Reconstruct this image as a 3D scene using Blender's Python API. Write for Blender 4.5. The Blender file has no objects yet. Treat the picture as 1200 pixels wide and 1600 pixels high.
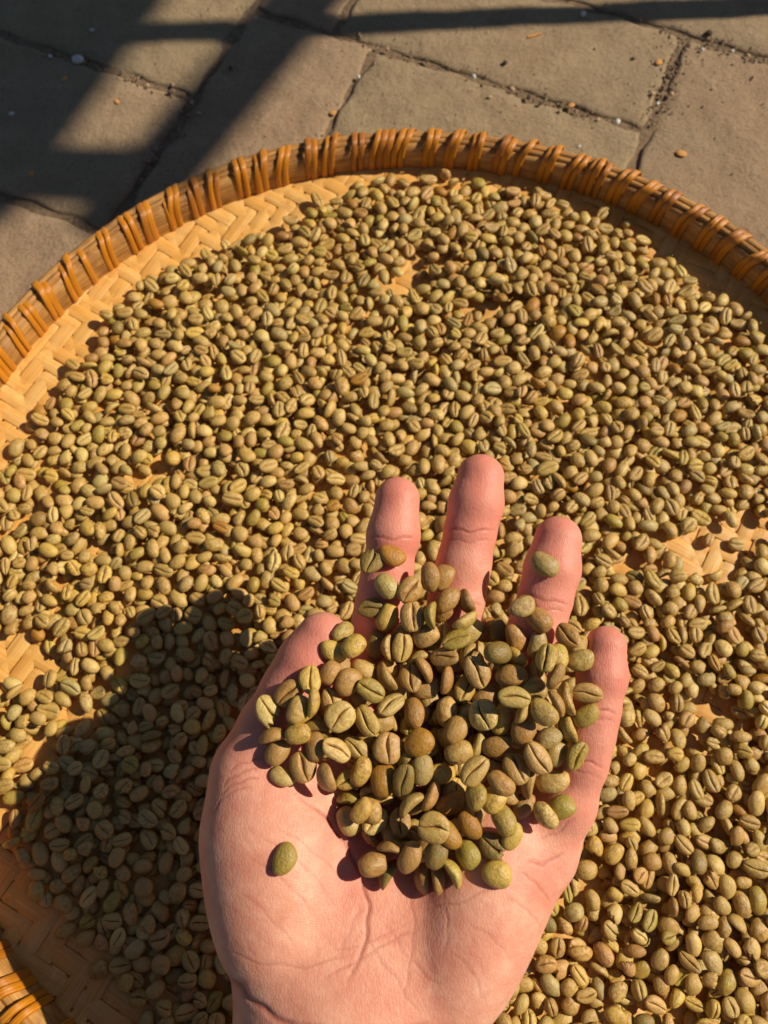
import bpy, bmesh, math, random
import numpy as np
from mathutils import Matrix, Vector, Euler

# ------------------------------------------------------------------ camera, sky, sun, exposure
S = bpy.context.scene
COL = S.collection
CAMZ, PITCH, FPX = 0.35, math.radians(71.0), 1201.0
cd = bpy.data.cameras.new('camera'); cam = bpy.data.objects.new('camera', cd); COL.objects.link(cam)
cam.location = (0, 0, CAMZ); cam.rotation_euler = (math.pi/2 - PITCH, 0, 0)
cd.sensor_fit = 'VERTICAL'; cd.sensor_height = 36.0; cd.lens = 36.0*FPX/1600
cd.clip_start = 0.01; cd.clip_end = 500
cd.dof.use_dof = True; cd.dof.focus_distance = 0.252; cd.dof.aperture_fstop = 15.0
S.camera = cam

SUN_AZ, SUN_EL = math.radians(13.5), math.radians(40.0)      # azimuth from +X towards +Y
w = bpy.data.worlds.new('World'); S.world = w; w.use_nodes = True
nt = w.node_tree; nt.nodes.clear()
sky = nt.nodes.new('ShaderNodeTexSky'); sky.sky_type = 'NISHITA'; sky.sun_disc = False
sky.sun_elevation = SUN_EL; sky.sun_rotation = math.pi/2 - SUN_AZ
sky.dust_density = 0.6; sky.altitude = 1400
bg = nt.nodes.new('ShaderNodeBackground'); bg.inputs['Strength'].default_value = 0.05
ow = nt.nodes.new('ShaderNodeOutputWorld')
nt.links.new(sky.outputs[0], bg.inputs[0]); nt.links.new(bg.outputs[0], ow.inputs[0])

sl = bpy.data.lights.new('sun', 'SUN'); sl.energy = 5.0; sl.angle = math.radians(0.53); sl.color = (1.0, 0.90, 0.74)
sun = bpy.data.objects.new('sun', sl); COL.objects.link(sun)
sdir = Vector((math.cos(SUN_EL)*math.cos(SUN_AZ), math.cos(SUN_EL)*math.sin(SUN_AZ), math.sin(SUN_EL)))
sun.rotation_euler = sdir.to_track_quat('Z', 'Y').to_euler(); sun.location = (1, 0.3, 2)

S.view_settings.view_transform = 'Standard'; S.view_settings.look = 'None'
S.view_settings.exposure = 0.08; S.view_settings.gamma = 1.0

# ------------------------------------------------------------------ helpers
rng = np.random.default_rng(7)
random.seed(7)
SP, CP = math.sin(PITCH), math.cos(PITCH)

def W(px, py, z):
    """photo pixel -> point on the horizontal plane at height z"""
    u = (px-600)/FPX; v = (py-800)/FPX
    d = ((CAMZ-z)/(SP + v*CP))
    return np.array([u*d, (CP - v*SP)*d, z])

def depth(py, z):
    return (CAMZ-z)/(SP + (py-800)/FPX*CP)

def srgb(r, g, b):
    f = lambda c: (c/255/12.92) if c/255 <= 0.04045 else ((c/255+0.055)/1.055)**2.4
    return (f(r), f(g), f(b), 1.0)

def tag(o, label=None, cat=None, group=None, kind=None):
    if label: o['label'] = label
    if cat: o['category'] = cat
    if group: o['group'] = group
    if kind: o['kind'] = kind
    return o

def link(name, me, mat=None, parent=None, loc=(0, 0, 0), rot=(0, 0, 0)):
    o = bpy.data.objects.new(name, me); COL.objects.link(o)
    if mat is not None and me is not None and len(me.materials) == 0: me.materials.append(mat)
    o.location = loc; o.rotation_euler = rot
    if parent: o.parent = parent
    return o

def mesh_np(name, V, F, smooth=True):
    """V (n,3), F (m,4) or (m,3) arrays -> mesh"""
    V = np.asarray(V, np.float32); F = np.asarray(F, np.int32); k = F.shape[1]
    me = bpy.data.meshes.new(name)
    me.vertices.add(len(V)); me.vertices.foreach_set('co', V.ravel())
    me.loops.add(F.size); me.loops.foreach_set('vertex_index', F.ravel())
    me.polygons.add(len(F)); me.polygons.foreach_set('loop_start', np.arange(0, F.size, k, dtype=np.int32))
    me.polygons.foreach_set('use_smooth', np.full(len(F), smooth))
    me.update(calc_edges=True); me.validate()
    return me

def fattr(me, name, data, typ='FLOAT'):
    a = me.attributes.new(name, typ, 'POINT')
    a.data.foreach_set({'FLOAT': 'value', 'FLOAT_VECTOR': 'vector', 'FLOAT_COLOR': 'color'}[typ], np.asarray(data, np.float32).ravel())

class NT:
    """small node-tree writer"""
    def __init__(s, tree): s.t = tree; s.n = tree.nodes; s.l = tree.links
    def add(s, typ, **kw):
        n = s.n.new('ShaderNode'+typ)
        for k, v in kw.items():
            if k.startswith('i_'):
                key = k[2:]; key = int(key) if key.isdigit() else key
                s.set(n.inputs[key], v)
            else: setattr(n, k, v)
        return n
    def set(s, sock, v):
        if isinstance(v, bpy.types.NodeSocket): s.l.new(v, sock)
        else: sock.default_value = v
    def noise(s, vec, scale, detail=3, rough=0.55, dist=0.0):
        n = s.add('TexNoise'); s.set(n.inputs['Vector'], vec)
        for k, v in (('Scale', scale), ('Detail', detail), ('Roughness', rough), ('Distortion', dist)): n.inputs[k].default_value = v
        return n.outputs['Fac']
    def ramp(s, fac, stops, interp='LINEAR'):
        n = s.add('ValToRGB'); s.set(n.inputs[0], fac); cr = n.color_ramp; cr.interpolation = interp
        while len(cr.elements) < len(stops): cr.elements.new(0.5)
        for e, (p, c) in zip(cr.elements, stops):
            e.position = p; e.color = c if len(c) == 4 else (*c, 1)
        return n.outputs[0]
    def math(s, op, a, b=0.5, clamp=False):
        n = s.add('Math', operation=op, use_clamp=clamp); s.set(n.inputs[0], a); s.set(n.inputs[1], b); return n.outputs[0]
    def mix(s, fac, a, b, blend='MIX'):
        n = s.add('Mix', data_type='RGBA', blend_type=blend); s.set(n.inputs[0], fac); s.set(n.inputs[6], a); s.set(n.inputs[7], b); return n.outputs[2]
    def mapping(s, vec, scale=(1, 1, 1), loc=(0, 0, 0)):
        n = s.add('Mapping'); s.set(n.inputs[0], vec); n.inputs['Scale'].default_value = scale; s.set(n.inputs['Location'], loc); return n.outputs[0]
    def bump(s, h, strength, dist, normal=None):
        n = s.add('Bump'); s.set(n.inputs['Height'], h); n.inputs['Strength'].default_value = strength; n.inputs['Distance'].default_value = dist
        if normal is not None: s.l.new(normal, n.inputs['Normal'])
        return n.outputs[0]

def material(name):
    m = bpy.data.materials.new(name); m.use_nodes = True
    m.node_tree.nodes.clear(); t = NT(m.node_tree)
    b = t.add('BsdfPrincipled'); o = t.add('OutputMaterial'); t.l.new(b.outputs[0], o.inputs[0])
    return m, t, b

def offset_vec(t, vec, rnd, k):
    """shift a texture vector by a per-object random number"""
    c = t.add('CombineXYZ'); r = t.math('MULTIPLY', rnd, k)
    t.set(c.inputs[0], r); t.set(c.inputs[1], t.math('MULTIPLY', rnd, k*1.7)); t.set(c.inputs[2], t.math('MULTIPLY', rnd, k*0.6))
    a = t.add('VectorMath', operation='ADD'); t.set(a.inputs[0], vec); t.set(a.inputs[1], c.outputs[0])
    return a.outputs[0]

# ------------------------------------------------------------------ materials
def mat_paver():
    m, t, b = material('worn_paver')
    co = t.add('TexCoord').outputs['Object']; oi = t.add('ObjectInfo')
    geo = t.add('NewGeometry').outputs['Position']
    big = t.noise(geo, 9, 4); mid = t.noise(geo, 45, 5, 0.65); fine = t.noise(geo, 560, 5, 0.8); grit = t.noise(geo, 1300, 2, 0.6)
    c = t.ramp(mid, [(0.25, srgb(124, 100, 74)), (0.5, srgb(158, 132, 100)), (0.78, srgb(190, 164, 129))])
    tint = t.ramp(oi.outputs['Random'], [(0, srgb(168, 132, 106)), (0.5, srgb(156, 138, 104)), (1, srgb(182, 138, 112))])
    c = t.mix(0.5, c, tint)
    c = t.mix(t.ramp(big, [(0.35, (0, 0, 0)), (0.7, (0.55, 0.55, 0.55))]), c, srgb(152, 134, 106))
    c = t.mix(t.ramp(fine, [(0.3, (0.85, 0.85, 0.85)), (0.47, (0, 0, 0))]), c, srgb(92, 72, 52))
    c = t.mix(t.ramp(grit, [(0.62, (0, 0, 0)), (0.72, (0.45, 0.45, 0.45))]), c, srgb(216, 198, 170))
    t.set(b.inputs['Base Color'], c); b.inputs['Roughness'].default_value = 0.92; b.inputs['Specular IOR Level'].default_value = 0.25
    h = t.math('ADD', t.math('MULTIPLY', fine, 0.6), t.math('MULTIPLY', grit, 0.4))
    t.l.new(t.bump(h, 0.9, 0.0016, t.bump(mid, 0.7, 0.005)), b.inputs['Normal'])
    return m

def mat_dirt():
    m, t, b = material('sandy_dirt')
    geo = t.add('NewGeometry').outputs['Position']
    f = t.noise(geo, 300, 5, 0.7); g = t.noise(geo, 1500, 2)
    c = t.ramp(f, [(0.3, srgb(112, 90, 66)), (0.6, srgb(158, 130, 99)), (0.8, srgb(186, 160, 127))])
    t.set(b.inputs['Base Color'], c); b.inputs['Roughness'].default_value = 0.95
    t.l.new(t.bump(t.math('ADD', f, g), 1.0, 0.002), b.inputs['Normal'])
    return m

def mat_bamboo_strip():
    m, t, b = material('split_bamboo_strip')
    co = t.add('TexCoord').outputs['Object']; oi = t.add('ObjectInfo'); r = oi.outputs['Random']
    v = offset_vec(t, co, r, 3.0)
    streak = t.noise(t.mapping(v, (25, 900, 200)), 1, 4, 0.6)
    patch = t.noise(t.mapping(v, (28, 60, 10)), 1, 3)
    fibre = t.noise(t.mapping(v, (60, 2600, 300)), 1, 2)
    c = t.ramp(streak, [(0.25, srgb(200, 140, 62)), (0.5, srgb(224, 168, 86)), (0.75, srgb(236, 190, 112))])
    c = t.mix(t.ramp(r, [(0, (0.0, 0, 0)), (1, (0.55, 0.55, 0.55))]), c, srgb(208, 144, 64))
    c = t.mix(t.ramp(patch, [(0.45, (0, 0, 0)), (0.75, (0.6, 0.6, 0.6))]), c, srgb(226, 188, 122))
    c = t.mix(t.ramp(fibre, [(0.2, (0.55, 0.55, 0.55)), (0.42, (0, 0, 0))]), c, srgb(138, 86, 34))
    stain = t.noise(t.add('NewGeometry').outputs['Position'], 60, 5, 0.7)
    c = t.mix(t.ramp(stain, [(0.55, (0, 0, 0)), (0.78, (0.5, 0.5, 0.5))]), c, srgb(168, 112, 56))
    t.set(b.inputs['Base Color'], c); b.inputs['Roughness'].default_value = 0.5; b.inputs['Specular IOR Level'].default_value = 0.4
    t.l.new(t.bump(t.math('ADD', streak, fibre), 0.35, 0.0005), b.inputs['Normal'])
    return m

def mat_hoop():
    m, t, b = material('weathered_bamboo_hoop')
    a = t.add('Attribute', attribute_name='arc').outputs['Vector']
    streak = t.noise(t.mapping(a, (30, 900, 900)), 1, 4, 0.62)
    blot = t.noise(t.mapping(a, (75, 120, 120)), 1, 4, 0.6); soot = t.noise(t.mapping(a, (160, 420, 420)), 1, 3)
    fibre = t.noise(t.mapping(a, (90, 2600, 2600)), 1, 2)
    c = t.ramp(streak, [(0.25, srgb(146, 94, 40)), (0.5, srgb(186, 132, 64)), (0.75, srgb(214, 164, 92))])
    c = t.mix(t.ramp(blot, [(0.46, (0, 0, 0)), (0.68, (0.7, 0.7, 0.7))]), c, srgb(118, 74, 38))
    c = t.mix(t.ramp(soot, [(0.55, (0, 0, 0)), (0.75, (0.45, 0.45, 0.45))]), c, srgb(96, 60, 36))
    c = t.mix(t.ramp(fibre, [(0.25, (0.5, 0.5, 0.5)), (0.4, (0, 0, 0))]), c, srgb(86, 52, 24))
    t.set(b.inputs['Base Color'], c); b.inputs['Roughness'].default_value = 0.5
    t.l.new(t.bump(t.math('ADD', streak, fibre), 0.5, 0.0008), b.inputs['Normal'])
    return m

def mat_rattan():
    m, t, b = material('amber_rattan_strand')
    a = t.add('Attribute', attribute_name='arc').outputs['Vector']; oi = t.add('ObjectInfo'); r = oi.outputs['Random']
    streak = t.noise(t.mapping(offset_vec(t, a, r, 5.0), (60, 2400, 2400)), 1, 4, 0.65)
    c = t.ramp(streak, [(0.25, srgb(160, 92, 12)), (0.55, srgb(204, 128, 22)), (0.8, srgb(226, 156, 46))])
    c = t.mix(t.ramp(r, [(0, (0, 0, 0)), (0.7, (0.05, 0.05, 0.05)), (1, (0.7, 0.7, 0.7))]), c, srgb(150, 86, 36))
    t.set(b.inputs['Base Color'], c); b.inputs['Roughness'].default_value = 0.38; b.inputs['Specular IOR Level'].default_value = 0.55
    t.l.new(t.bump(streak, 0.6, 0.0006), b.inputs['Normal'])
    return m

def mat_bean(instanced):
    """green coffee bean; colour per bean, brown silverskin in patches and along the crease"""
    m, t, b = material('green_coffee_bean' if instanced else 'green_coffee_bean_mass')
    if instanced:
        oi = t.add('ObjectInfo'); col = oi.outputs['Color']; r = oi.outputs['Random']
        v = offset_vec(t, t.add('TexCoord').outputs['Object'], r, 7.0)
    else:
        col = t.add('Attribute', attribute_name='tint').outputs['Color']
        v = t.add('Attribute', attribute_name='bco').outputs['Vector']
        r = t.add('Attribute', attribute_name='rnd').outputs['Fac']
    cre = t.add('Attribute', attribute_name='crease').outputs['Fac']
    n1 = t.noise(v, 260, 3, 0.6); n2 = t.noise(v, 700, 4, 0.65, 0.6); n3 = t.noise(v, 2600, 3, 0.6)
    wr = t.noise(t.mapping(v, (500, 1500, 1500)), 1, 3, 0.6, 1.0)
    c = t.mix(t.ramp(n1, [(0.3, (0, 0, 0)), (0.7, (0.55, 0.55, 0.55))]), col, t.mix(1.0, col, (1.18, 1.12, 0.95, 1), 'MULTIPLY'))
    skin = t.math('MULTIPLY', t.ramp(n2, [(0.47, (0, 0, 0)), (0.62, (1, 1, 1))]), t.ramp(r, [(0.1, (0.15, 0.15, 0.15)), (0.9, (0.85, 0.85, 0.85))]))
    c = t.mix(skin, c, srgb(150, 100, 44))
    c = t.mix(t.ramp(wr, [(0.28, (0.5, 0.5, 0.5)), (0.42, (0, 0, 0))]), c, srgb(104, 74, 34))
    c = t.mix(t.ramp(n3, [(0.66, (0, 0, 0)), (0.76, (0.25, 0.25, 0.25))]), c, srgb(196, 176, 120))
    edge = t.math('ADD', cre, t.math('MULTIPLY', t.math('SUBTRACT', n2, 0.5), 0.5))
    c = t.mix(t.ramp(edge, [(0.42, (0, 0, 0)), (0.8, (0.75, 0.75, 0.75))]), c, srgb(164, 108, 52))
    c = t.mix(t.ramp(edge, [(0.72, (0, 0, 0)), (0.95, (0.9, 0.9, 0.9))] if instanced else [(0.72, (0, 0, 0)), (0.95, (0.55, 0.55, 0.55))]), c, srgb(70, 38, 16))
    t.set(b.inputs['Base Color'], c)
    t.set(b.inputs['Roughness'], t.math('ADD', t.math('MULTIPLY', n2, 0.3), 0.22)); b.inputs['Specular IOR Level'].default_value = 0.5
    h = t.math('ADD', t.math('MULTIPLY', wr, 0.7), t.math('MULTIPLY', n3, 0.3))
    t.l.new(t.bump(h, 0.6, 0.0005, t.bump(n2, 0.5, 0.0007)), b.inputs['Normal'])
    return m

def mat_skin():
    m, t, b = material('skin')
    co = t.add('TexCoord').outputs['Object']
    red = t.add('Attribute', attribute_name='flush').outputs['Fac']; gro = t.add('Attribute', attribute_name='crease').outputs['Fac']
    n1 = t.noise(co, 75, 5, 0.65); n2 = t.noise(co, 240, 3); n3 = t.noise(co, 900, 3)
    c = t.ramp(n1, [(0.3, srgb(208, 134, 108)), (0.5, srgb(222, 157, 129)), (0.7, srgb(234, 180, 150))])
    c = t.mix(t.ramp(n2, [(0.45, (0, 0, 0)), (0.75, (0.4, 0.4, 0.4))]), c, srgb(212, 138, 116))
    c = t.mix(t.math('MULTIPLY', red, 0.9, True), c, srgb(208, 118, 102))
    c = t.mix(t.math('MULTIPLY', gro, 0.75, True), c, srgb(160, 80, 64))
    t.set(b.inputs['Base Color'], c)
    b.inputs['Roughness'].default_value = 0.52; b.inputs['Specular IOR Level'].default_value = 0.34
    b.inputs['Subsurface Weight'].default_value = 0.35; b.inputs['Subsurface Radius'].default_value = (1.0, 0.32, 0.18); b.inputs['Subsurface Scale'].default_value = 0.0035
    vo = t.add('TexVoronoi', feature='DISTANCE_TO_EDGE'); t.set(vo.inputs['Vector'], t.mapping(co, (1.5, 0.75, 1.0))); vo.inputs['Scale'].default_value = 620
    cell = t.ramp(vo.outputs['Distance'], [(0.0, (0, 0, 0)), (0.16, (1, 1, 1))])
    wv = t.add('TexWave', wave_type='RINGS', rings_direction='SPHERICAL'); t.set(wv.inputs['Vector'], t.mapping(co, (1, 1, 1), (0.05, -0.06, 0))); wv.inputs['Scale'].default_value = 800; wv.inputs['Distortion'].default_value = 14.0; wv.inputs['Detail'].default_value = 2; wv.inputs['Detail Scale'].default_value = 0.04
    h = t.math('ADD', t.math('MULTIPLY', cell, 0.5), t.math('MULTIPLY', wv.outputs['Fac'], 0.22))
    h = t.math('ADD', h, t.math('MULTIPLY', n3, 0.9))
    t.l.new(t.bump(h, 0.3, 0.0003, t.bump(n2, 0.1, 0.0006)), b.inputs['Normal'])
    return m

def mat_simple(name, c1, c2, rough=0.6, scale=200):
    m, t, b = material(name)
    co = t.add('TexCoord').outputs['Object']; n = t.noise(co, scale, 4)
    t.set(b.inputs['Base Color'], t.ramp(n, [(0.3, c1), (0.7, c2)])); b.inputs['Roughness'].default_value = rough
    t.l.new(t.bump(n, 0.4, 0.001), b.inputs['Normal'])
    return m

M_PAVER, M_DIRT, M_STRIP, M_HOOP, M_RATTAN = mat_paver(), mat_dirt(), mat_bamboo_strip(), mat_hoop(), mat_rattan()
M_BEAN, M_BEANS, M_SKIN = mat_bean(True), mat_bean(False), mat_skin()
M_POLE = mat_simple('grey_bamboo_pole', srgb(150, 120, 80), srgb(180, 150, 105), 0.6, 40)
M_NAIL = mat_simple('finger_nail', srgb(214, 150, 132), srgb(224, 168, 150), 0.3, 120)

# ------------------------------------------------------------------ ground and pavers
bm = bmesh.new(); bmesh.ops.create_grid(bm, x_segments=8, y_segments=8, size=60)
gm = bpy.data.meshes.new('ground'); bm.to_mesh(gm); bm.free()
ground = link('ground', gm, M_DIRT, loc=(0, 0, -0.0013)); tag(ground, 'sandy dirt bed under the worn pavers', kind='structure')

TDIR, NDIR = np.array([0.9225, -0.386]), np.array([0.386, 0.9225])
pavement = link('pavement', None); tag(pavement, 'worn brown concrete block pavement around the tray', kind='structure')

def paver_mesh(lt, ln):
    nx, ny = max(8, int(lt/0.008)), max(8, int(ln/0.008))
    g = 0.0012
    xs = np.concatenate([[0, 0.0015, 0.004], np.linspace(0.009, lt-0.009, nx), [lt-0.004, lt-0.0015, lt]]) - lt/2
    ys = np.concatenate([[0, 0.0015, 0.004], np.linspace(0.009, ln-0.009, ny), [ln-0.004, ln-0.0015, ln]]) - ln/2
    xs *= (lt-2*g)/lt; ys *= (ln-2*g)/ln
    X, Y = np.meshgrid(xs, ys, indexing='ij')
    e = np.minimum((lt-2*g)/2-np.abs(X), (ln-2*g)/2-np.abs(Y))
    ph = rng.uniform(0, 50, 6)
    lump = 0.0006*np.sin(X*70+ph[0])*np.sin(Y*90+ph[1]) + 0.0004*np.sin(X*190+ph[2]+2*np.sin(Y*130))*np.sin(Y*210+ph[3])
    wear = 0.0024*(0.8+0.7*np.sin(X*60+ph[4])*np.sin(Y*75+ph[5]))
    Z = lump - wear*np.exp(-(np.maximum(e, 0)/0.0035))
    Z[e < 1e-6] = -0.03
    # edge wobble
    X = X + 0.0011*np.sin(Y*230+ph[2])*(np.abs(X) > lt/2-0.012); Y = Y + 0.0011*np.sin(X*210+ph[3])*(np.abs(Y) > ln/2-0.012)
    V = np.stack([X, Y, Z], -1).reshape(-1, 3); n1, n2 = X.shape
    I = np.arange(n1*n2).reshape(n1, n2)
    F = np.stack([I[:-1, :-1], I[1:, :-1], I[1:, 1:], I[:-1, 1:]], -1).reshape(-1, 4)
    return mesh_np('paver', V, F)

def paver(t0, t1, n0, n1, me=None):
    me = me or paver_mesh(t1-t0, n1-n0)
    c = TDIR*(t0+t1)/2 + NDIR*(n0+n1)/2
    o = link('paver', me, M_PAVER, pavement, loc=(c[0], c[1], rng.uniform(-0.0003, 0.0009)),
             rot=(rng.normal(0, 0.002), rng.normal(0, 0.002), math.atan2(TDIR[1], TDIR[0]) + rng.normal(0, 0.004)))
    return o

near = [(-.45, -.25, .10, .2026), (-.45, -.25, .2026, .3066), (-.45, -.25, .3066, .41), (-.45, -.355, .41, .565), (-.355, -.25, .41, .565),
        (-.25, -.1655, .185, .385), (-.25, -.167, .10, .185), (-.1685, .004, .285, .385), (-.167, .004, .185, .285), (-.167, .004, .10, .185),
        (-.25, -.195, .385, .467), (-.195, .004, .385, .467), (-.25, -.10, .467, .565), (-.10, .09, .467, .565), (.09, .28, .467, .565), (.28, .35, .467, .565),
        (.004, .105, .27, .467), (.105, .205, .27, .467), (.205, .35, .27, .467), (.004, .18, .10, .27), (.18, .35, .10, .27)]
for a in near: paver(*a)
std = [paver_mesh(0.2, 0.1) for _ in range(3)]
k = 0
for j in range(-9, 10):
    n0 = 0.10 + 0.1*j if j < 0 else 0.565 + 0.1*j
    if j >= 4: break
    for i in range(-6, 6):
        t0 = -0.05 + 0.2*i + (0.1 if j % 2 else 0); paver(t0, t0+0.2, n0, n0+0.1, std[k % 3]); k += 1
for j in range(5):                                                # the rows beside the tray's own block
    n0, n1 = 0.10+0.093*j, 0.10+0.093*(j+1)
    for i in range(3):
        paver(-0.65-0.2*i, -0.45-0.2*i, n0, n1); paver(0.35+0.2*i, 0.55+0.2*i, n0, n1)

# ------------------------------------------------------------------ bamboo tray
TC = np.array([0.0183, 0.0907]); RIN = 0.2262; MATZ = 0.0115; HTOP = 0.037
tray = link('winnowing_tray', None, loc=(TC[0], TC[1], 0))
tag(tray, 'round woven bamboo tray with amber rattan lashed rim full of coffee beans', 'tray')

def mat_h(r):
    """height of the woven mat at radius r (metres), a shallow dish"""
    u = np.clip((r-0.165)/(RIN-0.165), 0, 1.1)
    return MATZ + 0.0045*u*u

PW = 0.0078
A_DIR = math.radians(60.0)
def weave_sign(i, j):
    jj = j if (j//7) % 2 == 0 else -j
    return 1.0 if ((i+jj) % 4) in (0, 1) else -1.0

def strip_mesh(fam, i):
    """one split-bamboo strip, local x along its length, going over two and under two"""
    off = (i+0.5)*PW
    Rm = RIN + 0.004
    if abs(off) >= Rm-0.004: return None
    half = math.sqrt(Rm*Rm-off*off)
    ss, zz = [], []
    j0, j1 = int(math.floor(-half/PW)), int(math.ceil(half/PW))
    for j in range(j0, j1):
        c = (j+0.5)*PW
        s = weave_sign(i, j) if fam == 0 else -weave_sign(j, i)
        sn = weave_sign(i, j+1) if fam == 0 else -weave_sign(j+1, i)
        ss += [c-0.30*PW, c+0.30*PW]; zz += [s, s]
        if sn != s: ss.append(c+0.5*PW); zz.append(0.0)
    ss = np.array(ss); zz = np.array(zz)*0.00027
    keep = np.abs(ss) <= half; ss, zz = ss[keep], zz[keep]
    n = len(ss)
    wob = 0.00025*np.sin(ss*37+i*1.7+fam*9); hw = PW*0.487*(1+0.05*np.sin(ss*23+i))
    cross = [(-1, -0.00016, 0), (-0.8, 0.00022, 0), (0, 0.00034, 0), (0.8, 0.00022, 0), (1, -0.00016, 0), (0, -0.0004, 0)]
    V = []
    for (cy, cz, _) in cross:
        y = off + wob + cy*hw
        r = np.hypot(ss, y)
        V.append(np.stack([ss, y, mat_h(r)+zz+cz], -1))
    V = np.stack(V, 1).reshape(-1, 3); m = len(cross)
    I = np.arange(n*m).reshape(n, m); J = np.roll(I, -1, 1)
    F = np.stack([I[:-1], J[:-1], J[1:], I[1:]], -1).reshape(-1, 4)[:, ::-1]
    return mesh_np('bamboo_strip', V, F)

nst = int(RIN/PW)+2
for fam in (0, 1):
    for i in range(-nst, nst):
        me = strip_mesh(fam, i)
        if me: link('bamboo_strip', me, M_STRIP, tray, rot=(0, 0, A_DIR + (math.pi/2 if fam else 0)))

NL = 110                                                            # lashings round the rim
LASH = [(2*math.pi*(k + 0.10*math.sin(k*2.3))/NL, 1 if k % 19 == 4 else 3 if k % 9 == 2 else 2) for k in range(NL)]
def pinch(th):
    d = np.min(np.abs((np.asarray(th)[:, None]-np.array([a for a, _ in LASH])[None]+math.pi) % (2*math.pi)-math.pi), 1)*RIN
    return 1.0 - np.exp(-(d/0.0045)**2)                           # 0 at a lashing, 1 between

def hoop(name, prof, bulge, n=420, t0=0.0, t1=2*math.pi, closed=True, wob=0.0):
    th = np.linspace(t0, t1, n, endpoint=not closed)
    p = pinch(th); V, A = [], []
    cr, cz = np.mean([q[0] for q in prof]), np.mean([q[1] for q in prof])
    for q, (r, z) in enumerate(prof):
        rr = RIN + r + (r-cr)/0.006*bulge*(p-0.5) + wob*np.sin(th*5+1.0); z_ = z + (z-cz)/0.012*bulge*0.5*(p-0.5) + 0.0012*np.sin(th*3+0.6)*(z > 0.02)
        V.append(np.stack([rr*np.cos(th), rr*np.sin(th), z_], -1)); A.append(np.stack([th*RIN, np.full(n, q*0.0022+r), np.full(n, z)], -1))
    V = np.stack(V, 1); A = np.stack(A, 1); m = len(prof)
    I = np.arange(n*m).reshape(n, m)
    if closed: I = np.vstack([I, I[:1]])
    J = np.roll(I, -1, 1)
    F = np.stack([I[:-1], J[:-1], J[1:], I[1:]], -1).reshape(-1, 4)
    me = mesh_np(name, V.reshape(-1, 3), F); fattr(me, 'arc', A.reshape(-1, 3), 'FLOAT_VECTOR')
    return me

def oval(cr, cz, a, b, n=12, flat=0.8):
    out = []
    for k in range(n):
        t = 2*math.pi*k/n; c, s = math.cos(t), math.sin(t)
        out.append((cr + a*math.copysign(abs(c)**flat, c), cz + b*math.copysign(abs(s)**flat, s)))
    return out
link('inner_hoop', hoop('inner_hoop', oval(-0.0006, 0.0215, 0.0034, 0.0092), 0.0010), M_HOOP, tray)
link('outer_hoop', hoop('outer_hoop', oval(0.0052, 0.0215, 0.0024, 0.0096), 0.0007), M_HOOP, tray)
for k, (a0, a1, cr, zt, ww) in enumerate([(0.2, 2.3, 0.0042, 0.0310, 0.0019), (2.15, 4.4, 0.0040, 0.0310, 0.0019), (4.25, 6.6, 0.0042, 0.0310, 0.0019), (-0.1, 1.45, 0.0010, 0.0306, 0.0015), (1.40, 3.6, 0.0012, 0.0305, 0.0015), (3.5, 6.3, 0.0010, 0.0306, 0.0015)]):
    link('rim_splint', hoop('rim_splint', oval(cr, zt, ww, 0.0016, 8), 0.0003, 220, a0, a1, False), M_HOOP, tray)

def strand_mesh(slant, hw, th_):
    """a flat rattan strand wound once round the rim; local frame: x tangent, y radial (outwards), z up"""
    n = 30; ts = np.linspace(0, 2*math.pi, n, endpoint=False)
    sg = lambda v, p: np.sign(v)*np.abs(v)**p
    cy, cz, a, b = 0.0018, 0.0215, 0.0060, 0.0110
    y = cy + a*sg(np.cos(ts), 0.62); z = cz + b*sg(np.sin(ts), 0.72)
    x = slant*np.cos(ts-0.3)
    P = np.stack([x, y, z], -1); ny = np.stack([np.zeros(n), np.cos(ts)/a, np.sin(ts)/b], -1); ny /= np.linalg.norm(ny, axis=1, keepdims=True)
    V, A = [], []
    s = np.concatenate([[0], np.cumsum(np.linalg.norm(np.diff(P, axis=0), axis=1))])
    for (cx, cn) in ((-1, 0), (-0.6, 0.8), (0, 1), (0.6, 0.8), (1, 0), (0, -0.8)):
        V.append(P + np.array([cx*hw, 0, 0]) + ny*(cn*th_)); A.append(np.stack([s, np.full(n, cx*hw), np.full(n, cn*th_)], -1))
    V = np.stack(V, 1).reshape(-1, 3); A = np.stack(A, 1).reshape(-1, 3); m = 6
    I = np.arange(n*m).reshape(n, m); I = np.vstack([I, I[:1]]); J = np.roll(I, -1, 1)
    F = np.stack([I[:-1], J[:-1], J[1:], I[1:]], -1).reshape(-1, 4)[:, ::-1]
    me = mesh_np('rattan_strand', V, F); fattr(me, 'arc', A, 'FLOAT_VECTOR'); me.materials.append(M_RATTAN)
    return me
strands = [strand_mesh(0.0012+0.0006*q, 0.00165+0.0002*(q % 3), 0.00042) for q in range(5)]
for k, (a, ns) in enumerate(LASH):
    for q in range(ns):
        th = a + ((q-(ns-1)/2)*0.0034 + rng.normal(0, 0.0002))/RIN
        o = link('rattan_strand', strands[(k*3+q//2) % 5], None, tray, loc=(RIN*math.cos(th), RIN*math.sin(th), 0.0004*((k*5+q*3) % 4)),
                 rot=(0, 0, th-math.pi/2 + rng.normal(0, 0.03)))
        o.scale = (1.0, 1+0.03*((k+q) % 3), 1+0.02*((k*2+q) % 3))

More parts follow.
